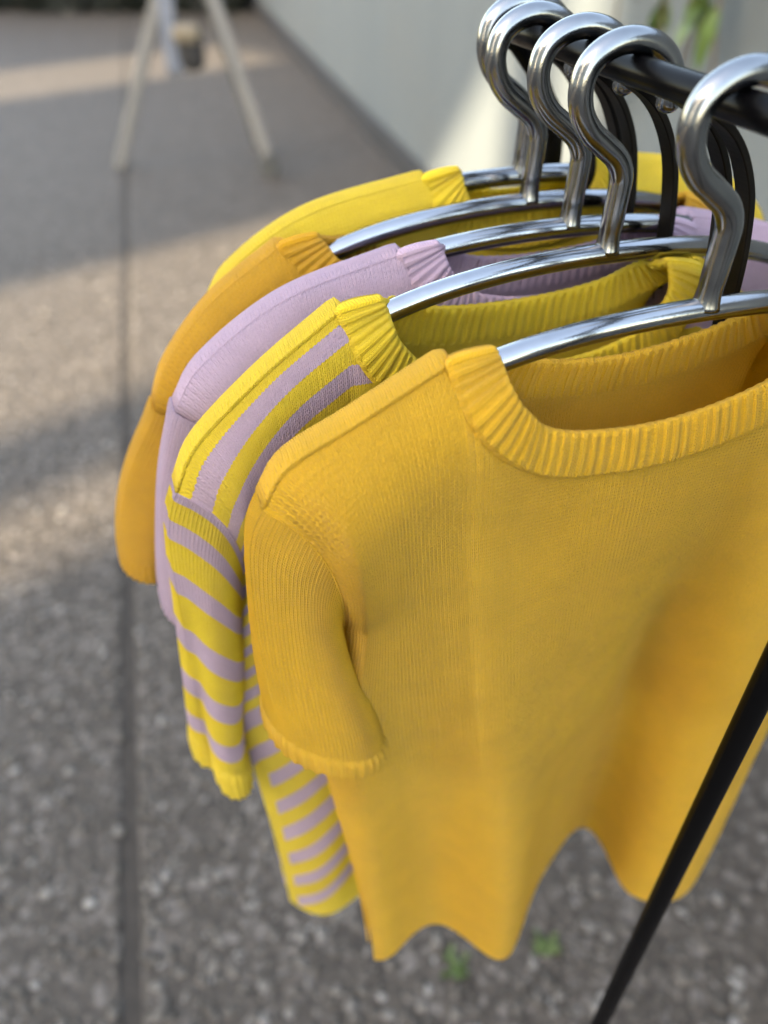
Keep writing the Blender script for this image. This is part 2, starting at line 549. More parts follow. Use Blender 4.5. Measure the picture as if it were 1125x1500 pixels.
link('shade_slab', mesh(V, [(3, 2, 1, 0), (4, 5, 6, 7), (0, 1, 5, 4), (1, 2, 6, 5), (2, 3, 7, 6), (3, 0, 4, 7)]), M['roof'], hs, False)  # unseen slab added so the sun patch on the wall gets a slanted edge
y0, y1 = hw_ / 2, hw_ / 2 + 1.25
V = [(x, y, z) for x in (hd / 2 - .12, hd / 2) for y, z in ((y0, 20.25), (y1, 20.25), (y1, hh_), (y0, hh_))]
link('shade_slab', mesh(V, [(3, 2, 1, 0), (4, 5, 6, 7), (0, 1, 5, 4), (1, 2, 6, 5), (2, 3, 7, 6), (3, 0, 4, 7)]), M['roof'], hs, False)  # unseen slab added to keep the far sun band off the wall
shade_building(9.0, 34, -25, 6, 21.5, 'long pale rendered block added out of view to shade the far path', 7)

# ------------------------------------------------------------------ clothes rack
RR = 0.0083
RAIL_V = -0.0018
rack_base = P0 + D * (-.136)
rack = empty('clothes_rack', (rack_base[0], rack_base[1], 0), -RAIL_YAW)
tag(rack, 'black tubular steel clothes rack carrying the hangers and sweaters', 'clothes rack')
ZR = P0[2]
# local: x along a hanger, y along the rail away from the near post, z up
def rk(u, t, v): return (u, t + .136, ZR + v)
near_post = [rk(0, -.136, -ZR + .03), rk(0, -.136, -1.0), rk(0, -.136, -.5), rk(0, -.136, -.06)]
tube('rail', [rk(0, -.118, RAIL_V)] + [rk(0, t, RAIL_V) for t in np.linspace(-.1, .275, 8)], RR, M['black_steel'], rack, 28)
tube('post', catmull([rk(0, -.136, -ZR + .03), rk(0, -.136, -1.0), rk(0, -.136, -.5), rk(0, -.136, -.2), rk(0, -.136, RAIL_V + .012)], 40), .0076, M['black_steel'], rack, 24)
tube('elbow_joint', [rk(0, -.136, RAIL_V - .03), rk(0, -.136, RAIL_V + .014)], .0135, M['black_steel'], rack, 24)
tube('clamp_collar', [rk(0, -.136, -.215), rk(0, -.136, -.185)], .0098, M['black_steel'], rack, 24)
kp, kr = rounded_path([rk(-.009, -.136, -.099), rk(-.043, -.136, -.099)], .0045)
kn = tube('clamp_knob', kp, kr, M['black_steel'], rack, 16)
kp, kr = rounded_path([rk(-.040, -.136, -.100), rk(-.046, -.136, -.100)], .0120)
tube('knob_grip', kp, kr, M['black_steel'], kn, 20)
tube('clamp_collar', [rk(0, -.136, -.113), rk(0, -.136, -.085)], .0105, M['black_steel'], rack, 24)
tube('foot_bar', catmull([rk(-.28, -.136, -ZR + .012), rk(0, -.136, -ZR + .022), rk(.28, -.136, -ZR + .012)], 12), .012, M['black_steel'], rack, 16)
tube('post', catmull([rk(0, .272, RAIL_V), rk(.03, .274, -.024), rk(.052, .275, -.062), rk(.063, .275, -.12), rk(.063, .275, -.6), rk(.063, .275, -ZR + .03)], 60), .0078, M['black_steel'], rack, 20)
tube('foot_bar', catmull([rk(.063, .24, -ZR + .012), rk(.063, .275, -ZR + .022), rk(.063, .46, -ZR + .012)], 12), .012, M['black_steel'], rack, 16)
# curved flat bars that spring from the underside of the rail
for t in (.040, .060, .113, .160, .178, .215):
    pth = catmull([(.002, 0, RAIL_V - .006), (.016, 0, -.0145), (.030, 0, -.024), (.043, 0, -.039), (.054, 0, -.061), (.0605, 0, -.09), (.063, 0, -.115), (.064, 0, -.145)], 40)
    v, f = tube_data([(p[0], t + .136, ZR + p[2]) for p in pth], 0, flat=(.0066, .0022, (0, 1, 0)))
    link('curved_bar', mesh(v, f), M['black_flat'], rack, False)

# ------------------------------------------------------------------ hangers
HOOK = [(.006, -.1045), (.0066, -.085), (.0074, -.068), (.0070, -.0575), (.0015, -.0478), (-.0095, -.0392), (-.0195, -.0315), (-.0272, -.021), (-.030, -.0085), (-.0265, .003), (-.0165, .0105),
        (-.003, .0135), (.011, .011), (.0225, .004), (.0295, -.007), (.030, -.020)]
def hanger(t, du, dv, yaw, label, half=.178, lift=0.0):
    root = empty('clothes_hanger', tuple(P0 + D * t + N * du + np.array([0, 0, dv])), -RAIL_YAW + yaw)
    pth = catmull([(u, 0, v + (lift if v < -.09 else 0)) for u, v in HOOK], 90)
    P, R_ = rounded_path(pth, .0070)
    # the stem's foot is welded to the bar: leave that end plain and slightly flared
    P, R_ = P[5:], R_[5:]
    for i in range(7):
        R_[i] = .0068 + .0018 * (1 - i / 7) ** 3
    tube('hook', P, R_, M['hook'], root, 26)
    arc = []
    for x in np.linspace(-half, half, 60):
        arc.append((x, 0, lift - .1055 - .62 * x * x - .012 * (x / half) ** 4 - .01 * x))
    P, R_ = rounded_path(arc, .0068)
    tube('bar', P, R_, M['bar'], root, 26)
    tag(root, label, 'hanger', 'thick aluminium hangers on the black rail')
    return root
HT = [0.0, .090, .140, .195, .226]
hanger(HT[0], .004, 0, 0, 'aluminium hanger carrying the plain mustard short sleeved sweater')
hanger(HT[1], -.004, .000, .025, 'aluminium hanger carrying the yellow and lilac striped sweater')
hanger(HT[2], -.003, .000, -.03, 'aluminium hanger carrying the plain lilac sweater')
hanger(HT[3], -.006, .000, .02, 'aluminium hanger carrying the amber wide necked sweater')
hanger(HT[4], .002, .003, 0, 'aluminium hanger carrying the plain bright yellow sweater', lift=.007)

# ------------------------------------------------------------------ sweaters
WALE, COURSE = .0028, .0025
dense_sign = 1
KNIT_AMP = .0013
def uv_mesh(verts, faces, uvs):
    me = mesh(verts, faces)
    lay = me.uv_layers.new(name='uv')
    idx = np.zeros(len(me.loops), np.int32)
    me.loops.foreach_get('vertex_index', idx)
    lay.data.foreach_set('uv', np.array(uvs, np.float32)[idx].ravel())
    return me

def grid_faces(nr, nc, closed=False, flip=False):
    Fc = []
    for i in range(nr - 1):
        for j in range(nc if closed else nc - 1):
            k = (j + 1) % nc
            q = (i * nc + j, i * nc + k, (i + 1) * nc + k, (i + 1) * nc + j)
            Fc.append(q[::-1] if flip else q)
    return Fc

def resample(A, pos, axis):
    """cubic resampling of array A along an axis at fractional indices pos"""
    A = np.moveaxis(A, axis, 0)
    n = len(A)
    i = np.clip(np.floor(pos).astype(int), 0, n - 2)
    t = (pos - i).reshape((-1,) + (1,) * (A.ndim - 1))
    a, b, c, d = A[np.maximum(i - 1, 0)], A[i], A[i + 1], A[np.minimum(i + 2, n - 1)]
    a = np.where((i == 0).reshape(t.shape), 2 * b - c, a)
    d = np.where((i == n - 2).reshape(t.shape), 2 * c - b, d)
    out = .5 * (2 * b + (c - a) * t + (2 * a - 5 * b + 4 * c - d) * t * t + (3 * b - a - 3 * c + d) * t ** 3)
    return np.moveaxis(out, 0, axis)

def stitches(U, V, wale, course):
    x = np.abs((U / wale) % 1 - .5)
    fb = np.abs((V / course + 1.5 * x) % 1 - .5)
    hy = 1 - (2 * fb) ** 2.4
    hx = np.clip(1 - ((x - .2) / .31) ** 2, 0, None)
    return (hy * .7 + .3) * hx

def big_mesh(P, UV, closed_cols=False, flip=False):
    """grid mesh from arrays (rows, cols, 3) and (rows, cols, 2)"""
    nr, nc = P.shape[:2]
    k = np.arange(nr * nc, dtype=np.int32).reshape(nr, nc)
    q = np.stack([k[:-1, :-1], k[:-1, 1:], k[1:, 1:], k[1:, :-1]], -1).reshape(-1, 4)
    if flip: q = q[:, ::-1]
    q = np.ascontiguousarray(q)
    me = bpy.data.meshes.new('m')
    me.vertices.add(nr * nc); me.vertices.foreach_set('co', P.reshape(-1).astype(np.float32))
    me.loops.add(q.size); me.loops.foreach_set('vertex_index', q.ravel())
    me.polygons.add(len(q)); me.polygons.foreach_set('loop_start', np.arange(0, q.size, 4, dtype=np.int32))
    me.polygons.foreach_set('loop_total', np.full(len(q), 4, np.int32))
    lay = me.uv_layers.new(name='uv')
    lay.data.foreach_set('uv', UV.reshape(-1, 2)[q.ravel()].astype(np.float32).ravel())
    me.update()
    return me

NORMALS = []
fade_cols = [None]
def knit_surface(P, UV, rpos, cpos, wale, course, amp, sign, fade=None):
    """resample a coarse cloth grid finely and raise every stitch of it"""
    P2 = resample(resample(P, rpos, 0), cpos, 1)
    U2 = resample(resample(UV, rpos, 0), cpos, 1)
    du = np.gradient(P2, axis=1); dv = np.gradient(P2, axis=0)
    nn = np.cross(du, dv); nn /= np.linalg.norm(nn, axis=2, keepdims=True) + 1e-12
    rng = np.random.default_rng(4)
    h = stitches(U2[..., 0], U2[..., 1], wale, course) + .10 * rng.standard_normal(P2.shape[:2])
    # beside the steep neck edge the grid leans too much to carry the courses: leave those to the material
    lean = np.abs(np.gradient(U2[..., 1], axis=1)) / course
    ok = np.clip(1.3 - 3.0 * lean, 0, 1)
    h = h * ok + .55 * (1 - ok)
    f = np.ones(len(rpos))
    if fade:                                              # finer rows only where the cloth is near
        x = rpos / (P.shape[0] - 1)
        f = np.clip((fade - x) / .06, 0, 1)
    if fade is not None and len(cpos) and fade_cols[0] is not None:
        y = np.clip((fade_cols[0] - cpos / (P.shape[1] - 1)) / .03, 0, 1)
        h = h * y[None]
    NORMALS.append((P2, nn * sign))
    return P2 + nn * (sign * amp * h * f[:, None])[..., None], U2

def dense_positions(breaks, n_index):
    """breaks: list of (end index fraction, count)"""
    out, a = [], 0.0
    for b, c in breaks:
        out.append(np.linspace(a, b, c, endpoint=False)); a = b
    return np.r_[np.concatenate(out), 1.0] * (n_index - 1)

def sstep(a, b, x):
    x = min(max((x - a) / (b - a), 0), 1)
    return x * x * (3 - 2 * x)

def fold_noise(p, seed, scale):
    return mnoise.noise(Vector((p[0] * scale + seed * 7.3, p[1] * scale, p[2] * scale * .6)))

def sweater(t, yaw, du, spec, mats, label, seed):
    vh = spec['vh']
    org = P0 + D * t + N * du + np.array([0, 0, vh])
    root = empty('sweater', tuple(org), -RAIL_YAW + yaw)
    tag(root, label, 'sweater', 'knitted sweaters hanging on the rack')
    loc = lambda p: (p[0], -p[1], p[2] - vh)              # (u, w, v) -> local
    HP = [p for _, p in spec['hem']]; BP = [p for _, p in spec['hem_back']]
    def hem_curve(pts):
        c = catmull(pts, 240)
        ends = c[0].copy(), c[-1].copy()
        for _ in range(70):                               # knitted cloth makes no sharp folds
            c[1:-1] = (c[:-2] + 2 * c[1:-1] + c[2:]) / 4
        c[0], c[-1] = ends
        return c
    HC_, BC_ = hem_curve(HP), hem_curve(BP)
    def along(c, f):
        x = f * (len(c) - 1); i = min(int(x), len(c) - 2); t_ = x - i
        return c[i] * (1 - t_) + c[i + 1] * t_
    # shoulder line and neck edges, as height over the width of the garment
    def edge(pts):
        pts = [p for _, p in pts]
        k0 = max(range(len(pts) // 2), key=lambda i: pts[i][2]); k1 = max(range(len(pts) // 2 + 1, len(pts)), key=lambda i: pts[i][2])
        a_ = catmull(pts[:k0 + 1], 40); b_ = catmull(pts[k0:k1 + 1], 160); c_ = catmull(pts[k1:], 40)
        return np.concatenate([a_[:-1], b_, c_[1:]]), b_
    TE, TN = edge(spec['top']); KE, KN = edge(spec['top_back'])
    UL, UR = spec['top'][0][1][0], spec['top'][-1][1][0]
    def at_u(E, u_): return np.array([np.interp(u_, E[:, 0], E[:, i]) for i in range(3)])
    nl_, nr_ = (TN[0, 0] - UL) / (UR - UL), (TN[-1, 0] - UL) / (UR - UL)
    qa = spec['qa']
    ncol, nrow = 110, 120
    amp_arm, arm_in = spec.get('arm_w', .02), spec.get('arm_in', .033)
    shoulder_v = spec['shoulder_v']
    def base_at(u_):
        if TN[0, 0] < u_ < TN[-1, 0]:
            return float(np.interp(u_, [TN[0, 0], TN[-1, 0]], [TN[0, 2], TN[-1, 2]]))
        return float(np.interp(u_, TE[:, 0], TE[:, 2]))
    def round_out(dd):
        x = min(dd / .06, 1.0)
        return spec.get('full', .024) * (1 - (1 - x) ** 2.9)
    def body(s, q, side, start=None):
        Tp = at_u(TE if side > 0 else KE, UL + (UR - UL) * s) if start is None else start
        Hp = along(HC_ if side > 0 else BC_, s)
        e = min(s, 1 - s)
        msk, q_in, qc = 0.0, q, .045                      # the back first climbs over the bar, then hangs
        if side < 0:
            msk = 1 - sstep(nl_ + .005, nl_ + .05, s) if s < .5 else sstep(nr_ - .05, nr_ - .005, s)
            q = max(0.0, (q - qc * msk) / (1 - qc * msk))
        base = base_at(Tp[0])
        v = Tp[2] + (Hp[2] - Tp[2]) * q
        dd = max(0.0, base - v)                           # drop below the shoulder line
        r = dd / (base - vh)
        u = Tp[0] + (Hp[0] - Tp[0]) * (sstep(0, 1.0, r) * .7 + r * .3)
        near = max(0, 1 - e / .2) ** 2
        ain = arm_in * (1 - math.exp(-q / (qa * .22))) * math.exp(-(max(q - qa * .9, 0) / .14) ** 2) * near
        u += ain if s < .5 else -ain
        A = amp_arm * math.sin(math.pi * min(q / qa, 1)) ** .8 * max(0, 1 - e / .19) ** 1.5 if q < qa else 0
        flat = max(0, 1 - e / .05) ** 2
        kw = sstep(.06, spec.get('fold_up', 1.0), r)
        full = round_out(dd) * (1 - flat)
        drop = 1 - sstep(0, qa, q) * near
        if side > 0:
            w0 = .006 * drop + full
        else:
            f_ = 1 - math.exp(-q / .03)
            w0 = (Tp[1] * (1 - msk) + .006 * msk) * (1 - f_ * (1 - .5 * msk)) * drop - f_ * (.006 + .65 * full) * (1 - flat)
        w = (1 - kw) * (w0 + side * A) + kw * Hp[1]
        if side < 0:
            x = min(q_in / qc, 1.0)
            v += spec.get('crest', .004) * math.sin(math.pi * x) * msk
            w -= msk * .018 * (.5 * x + .5 * math.sin(math.pi * x / 2))
        p = np.array([u, w, v])
        am = spec.get('wrinkle', .004) * sstep(.02, .2, r) * min(1, e / .06) * (1 - .6 * sstep(.8, 1, q))
        p[1] += am * (fold_noise(p, seed + (0 if side > 0 else 9), 11) + .4 * fold_noise(p, seed + 3, 27))
        for (s0, q0, ss, sq, a) in spec.get('dents', []):
            if side > 0:
                p[1] += a * math.exp(-((s - s0) / ss) ** 2 - ((q - q0) / sq) ** 2)
        return p, Tp
    for side, nm in ((1, 'front_panel'), (-1, 'back_panel')):
        V, UV = [], []
        qs = np.linspace(0, 1, nrow) ** 1.25
        ss = np.linspace(0, 1, ncol)
        width = spec['width']
        for q in qs:
            for s in ss:
                p, Tp = body(s, q, side)
                V.append(loc(p))
                base = base_at(Tp[0])
                UV.append((s * width, base - p[2]))
        # stripes follow the cloth: lengthen the upper part by the rounding of the shoulder
        UV = np.array(UV)
        dn = spec.get('dense')
        if dn and side > 0:
            Pg, Ug = np.array(V).reshape(nrow, ncol, 3), UV.reshape(nrow, ncol, 2)
            NORMALS.clear(); fade_cols[0] = dn['cols'][0][0] if len(dn['cols']) > 1 else None
            P2, U2 = knit_surface(Pg, Ug, dense_positions(dn['rows'], nrow), dense_positions(dn['cols'], ncol), WALE, COURSE, KNIT_AMP, 1, dn['rows'][0][0])
            link(nm, big_mesh(P2, U2, flip=True), mats['body'], root)
            continue
        me = uv_mesh(V, grid_faces(nrow, ncol, flip=(side > 0)), UV)
        o = link(nm, me, mats['back'] if side < 0 else mats['body'], root)
        md = o.modifiers.new('cloth', 'SOLIDIFY'); md.thickness = .0022; md.offset = 0
    # shoulder seams
    for rng in ((0, nl_), (nr_, 1)):
        pts = [body(s, 0.0, 1)[0] for s in np.linspace(rng[0], rng[1], 24)]
        V, Fc = tube_data([loc(p + np.array([0, -.0002, -.0002])) for p in pts],   .0005, 8)
        me = uv_mesh(V, Fc, [(v[0], v[2]) for v in V])
        link('shoulder_seam', me, mats['body'], root)
    # ---- collar
    def on_front(p):
        q_ = body((p[0] - UL) / (UR - UL), 0.0, 1, start=p)[0]
        return np.array([p[0], q_[1], p[2]])
    fr = [on_front(p) for p in TN[::3]]
    bk = [p for p in KN[::-3]][2:-2]
    fr[0] = TN[0] * [1, 0, 1] + np.array([0, .006, .001]); fr[-1] = TN[-1] * [1, 0, 1] + np.array([0, .006, .001])
    fr[1:3] = [f + np.array([0, -.003, .0005]) for f in fr[1:3]]
    outer = catmull(np.array((fr + bk)[::2]), spec.get('collar_n', 900), True)[:-1]
    ctr = outer.mean(0)
    n = len(outer)
    # which samples belong to the back
    tang = np.roll(outer, -1, 0) - np.roll(outer, 1, 0)
    tang /= np.linalg.norm(tang, axis=1)[:, None]
    L = np.r_[0, np.cumsum(np.linalg.norm(np.diff(outer, axis=0), axis=1))]
    nrib = int(round(L[-1] / spec.get('rib', .0068)))
    V, UV = [], []
    cw = spec.get('collar', .029)
    crest_v = max(outer[:, 2])
    prof = []
    for r_ in np.r_[0, .05, np.linspace(.12, 1, spec.get('collar_r', 8))]: prof.append((r_, 1.0))
    for an in np.linspace(0, math.pi, 6)[1:-1]: prof.append((1 + .11 * math.sin(an), math.cos(an)))
    for r_ in np.linspace(1, 0.0, 7): prof.append((r_, -1.0))
    np_ = len(prof)
    back_blend = np.array([sstep(.004, -.010, 0) for _ in range(n)])
    inner_dir = []
    for i in range(n):
        # a front neck rises towards its edge and leans to the middle; the back stands up
        f = (outer[i, 2] - crest_v)
        isb = outer[i, 1] < .0
        sel = outer[:, 1] < 0 if isb else outer[:, 1] >= 0
        depth = max(1e-4, crest_v - outer[sel, 2].min())
        k = min(1, -f / (depth * .80))
        horiz = np.array([np.sign(ctr[0] - outer[i, 0]), 0, .06]) * (1 - k) ** .8
        up = np.array([0, -.12 if not isb else .10, 1.0]) * (k ** .7)
        dv = horiz + up
        dv[0] += (ctr[0] - outer[i, 0]) * 2.2 * k
        inner_dir.append(dv / (np.linalg.norm(dv) + 1e-9))
    inner_dir = np.array(inner_dir)
    for _ in range(60):
        inner_dir = (np.roll(inner_dir, 1, 0) + inner_dir * 2 + np.roll(inner_dir, -1, 0)) / 4
    inner_dir /= np.linalg.norm(inner_dir, axis=1)[:, None]
    for i in range(n):
        ac = inner_dir[i]
        nn = np.cross(ac, tang[i]); nn /= np.linalg.norm(nn)
        if nn @ np.array([0, (outer[i, 1] - .006) * 45, max(0, 1 - (crest_v - outer[i, 2]) / .03)]) < 0: nn = -nn
        ph = 2 * math.pi * nrib * L[i] / L[-1]
        rib = math.tanh(2.6 * (math.cos(ph) + .1))
        for r_, hgt in prof:
            rr = min(r_, 1)
            edge = math.sin(math.pi * min(1, max(0, rr * .9 + .1)))
            ramp = min(1, rr / .12)
            h_ = (.0006 + .0019 * ramp) * hgt + .0014 * edge * (1 + .0 * max(0, 1 - (crest_v - outer[i, 2]) / .02)) + ramp * (.0008 * rib * (1 if hgt > 0 else -1) if abs(hgt) == 1 else .0004 * rib)
            if hgt != -1 and spec.get('collar_r'):
                h_ += .00075 * ramp * float(stitches(np.float64(L[i]), np.float64(r_ * cw), .0021, .0019))
            p = outer[i] + ac * (r_ * cw - .003) + nn * h_
            V.append(loc(p)); UV.append((L[i], r_ * cw + (0 if hgt > 0 else .05)))
    me = uv_mesh(V, grid_faces(n, np_) + [((n - 1) * np_ + j, (n - 1) * np_ + j + 1, j + 1, j) for j in range(np_ - 1)], UV)
    co = link('collar', me, mats['rib'], root)
    # seam where the collar is sewn on
    V, Fc = tube_data([loc(outer[i % n] + np.array([0, .0022 if outer[i % n, 1] > .004 else -.0022, .0]) + .0005 * np.array([0, math.sin(i * 1.1), math.cos(i * 1.1)])) for i in range(0, n + 1, 2)], .0012, 6)
    link('collar_seam', uv_mesh(V, Fc, [(v[0], v[2]) for v in V]), mats['rib'], co)
    # ---- sleeves
    for sd in (0, 1):
        sl = spec['sleeve']
        mir = 1 if sd == 0 else -1
        s0 = 0.0 if sd == 0 else 1.0
        ring = []
        for q in np.linspace(0, qa, 30): ring.append(body(s0, q, 1)[0])
        for q in np.linspace(qa, 0, 30)[1:-1]: ring.append(body(s0, q, -1)[0])
        nth = 80
        A = catmull(np.array(ring[::2]), nth + 1, True)[:-1]
        uc = spec['center']
        def mirror(p): return np.array([p[0] if sd == 0 else 2 * uc - p[0], p[1], p[2]])
        C0 = np.array(sl['c']); ax, bx_ = np.array(sl['out']), np.array(sl['front'])
        nq = 110
        V, UV, CV, CU, CR = [], [], [], [], []
        Ls = sl['len']
        cuffq = 1 - sl.get('cuff', .03) / Ls
        circ = 2 * math.pi * math.sqrt((ax @ ax + bx_ @ bx_) / 2)
        circ = .3 * circ + .7 * float(np.linalg.norm(np.diff(np.r_[A, A[:1]], axis=0), axis=1).sum())
        def sp(th, q, extra=0.0):
            x = th / (2 * math.pi) * nth
            i0 = int(math.floor(x)) % nth; fx = x - math.floor(x)
            a_ = A[i0] * (1 - fx) + A[(i0 + 1) % nth] * fx
            if sd: a_ = np.array([2 * uc - a_[0], a_[1], a_[2]])
            top = .5 + .5 * math.cos(th)
            ex = sl.get('sq', .8)
            c_, s_ = math.cos(th), math.sin(th)
            cc = C0 + ax * math.copysign(abs(c_) ** 1.1, c_) + bx_ * math.copysign(abs(s_) ** .95, s_)
            for (th0, wd, dp) in sl.get('pinch', []):
                dth = math.atan2(math.sin(th - th0), math.cos(th - th0))
                cc = cc - (cc - C0) * dp * math.exp(-(dth / wd) ** 2)
            ta = np.array([-(.015 + .06 * top), .012 * s_, -.10 - .02 * top]) * sl.get('bulge', 1.0)
            tc = np.array(sl.get('tc', (0, 0, -.16)))
            h00 = 2*q**3 - 3*q**2 + 1; h10 = q**3 - 2*q**2 + q; h01 = -2*q**3 + 3*q**2; h11 = q**3 - q**2
            p = h00 * a_ + h10 * ta + h01 * cc + h11 * tc
            p = p + np.array([.5, 1, 0]) * sl.get('wr', .005) * fold_noise(p, seed + 5 + sd, 15) * sstep(0, .2, q)
            return mirror(p)
        for q in np.linspace(0, cuffq + .012, nq):
            for j in range(nth):
                th = 2 * math.pi * j / nth
                V.append(loc(sp(th, q))); UV.append((j / nth * circ, q * Ls))
        dense_sleeve = sl.get('dense') if sd == 0 else None
        if dense_sleeve:
            nw_ = int(round(circ / WALE)); circ = nw_ * WALE
            Pg = np.array(V).reshape(nq, nth, 3); Pg = np.concatenate([Pg[:, -3:], Pg, Pg[:, :4]], 1)
            Ug = np.stack(np.meshgrid((np.arange(nth + 7) - 3) / nth * circ, np.linspace(0, cuffq + .012, nq) * Ls), -1)
            P2, U2 = knit_surface(Pg, Ug, np.linspace(0, nq - 1, dense_sleeve), 3 + np.linspace(0, nth, nw_ * 4 + 1), WALE, COURSE, KNIT_AMP * .6, dense_sign)
            me = big_mesh(P2, U2, flip=False)
        else:
            me = uv_mesh(V, grid_faces(nq, nth, True, flip=(sd == 1)), UV)
        # the column where the texture wraps round gets its own coordinates
        lay = me.uv_layers['uv'].data
        for p in ([] if dense_sleeve else me.polygons):
            us = [lay[l].uv[0] for l in p.loop_indices]
            if max(us) - min(us) > circ / 2:
                for l in p.loop_indices:
                    if lay[l].uv[0] < circ / 2: lay[l].uv[0] += circ
        so = link('sleeve', me, mats['sleeve'], root)
        if not dense_sleeve:
            md = so.modifiers.new('cloth', 'SOLIDIFY'); md.thickness = .0022; md.offset = -1
        # armhole seam
        V, Fc = tube_data([loc(sp(2 * math.pi * j / 80, .003, 0)) for j in range(81)], .0007, 6)
        link('armhole_seam', uv_mesh(V, Fc, [(v[0], v[2]) for v in V]), mats['seam'], so)
        # cuff: ribbed band
        nr_ = max(8, int(round(circ / .0085)))
        nth2, V, UV = nr_ * 8, [], []
        prof2 = [(cuffq + (1 - cuffq) * x, 1) for x in np.linspace(0, 1, 8)] + [(1.0 + .1 * (1 - cuffq), .0)] + [(cuffq + (1 - cuffq) * x, -1) for x in np.linspace(1, 0, 6)]
        for q, sgn in prof2:
            for j in range(nth2):
                th = 2 * math.pi * j / nth2
                p = sp(th, min(q, 1)); pc = sp(th + .01, min(q, 1)); pd = sp(th, min(q, 1) - .02)
                tn = np.cross(pc - p, pd - p); tn /= (np.linalg.norm(tn) + 1e-12)
                cen = mirror(C0)
                if tn @ (p - np.array([cen[0], cen[1], p[2]])) < 0: tn = -tn
                rib = math.tanh(2 * math.cos(2 * math.pi * nr_ * j / nth2))
                p = p + tn * ((-.0006 + .0022 * sstep(cuffq - .002, cuffq + .35 * (1 - cuffq), min(q, 1)) + .0007 * rib * sstep(cuffq, cuffq + .25 * (1 - cuffq), min(q, 1))) * sgn - (.0012 if sgn < 0 else 0)) + (np.array([0, 0, -.0012]) if sgn == 0 else 0)
                V.append(loc(p)); UV.append((j / nth2 * circ, q * Ls))
        link('cuff', uv_mesh(V, grid_faces(len(prof2), nth2, True, flip=(sd == 1)), UV), mats['rib'], so)
    if spec.get('fuzz'):
        rng = np.random.default_rng(seed)
        pts, nrm = [], []
        for (P_, N_), cnt in zip(NORMALS, spec['fuzz']):
            ii = rng.integers(0, P_.shape[0], cnt); jj = rng.integers(0, P_.shape[1], cnt)
            pts.append(P_[ii, jj]); nrm.append(N_[ii, jj])
        pts = np.concatenate(pts); nrm = np.concatenate(nrm)
        m_ = len(pts)
        d1 = nrm * .7 + .8 * rng.standard_normal((m_, 3)); d1 /= np.linalg.norm(d1, axis=1)[:, None]
        flip = (d1 * nrm).sum(1) < .1; d1[flip] += nrm[flip] * .9
        d2 = d1 + .9 * rng.standard_normal((m_, 3)); d2 /= np.linalg.norm(d2, axis=1)[:, None]
        ln = (.0012 + .0018 * rng.random((m_, 1)))
        sd_ = np.cross(d1, rng.standard_normal((m_, 3))); sd_ /= np.linalg.norm(sd_, axis=1)[:, None]
        a0 = pts + nrm * .0006
        a1 = a0 + d1 * ln * .6; a2 = a1 + d2 * ln * .5
        wd = .000035
        V = np.stack([a0 - sd_ * wd, a0 + sd_ * wd, a1 + sd_ * wd, a1 - sd_ * wd, a2], 1).reshape(-1, 3)
        F4 = [(5 * i, 5 * i + 1, 5 * i + 2, 5 * i + 3) for i in range(m_)] + [(5 * i + 3, 5 * i + 2, 5 * i + 4) for i in range(m_)]
        fz = link('fuzz', mesh(V, F4), spec.get('fuzz_mat'), root, False)
        fz['kind'] = 'stuff'
    return root

def mats(n, body=None, sleeve=None, seam=None, back=None):
    return dict(back=M[back or body or n], body=M[body or n], rib=M[n + '_rib'], sleeve=M[sleeve or n], seam=M[seam or n + '_rib'])

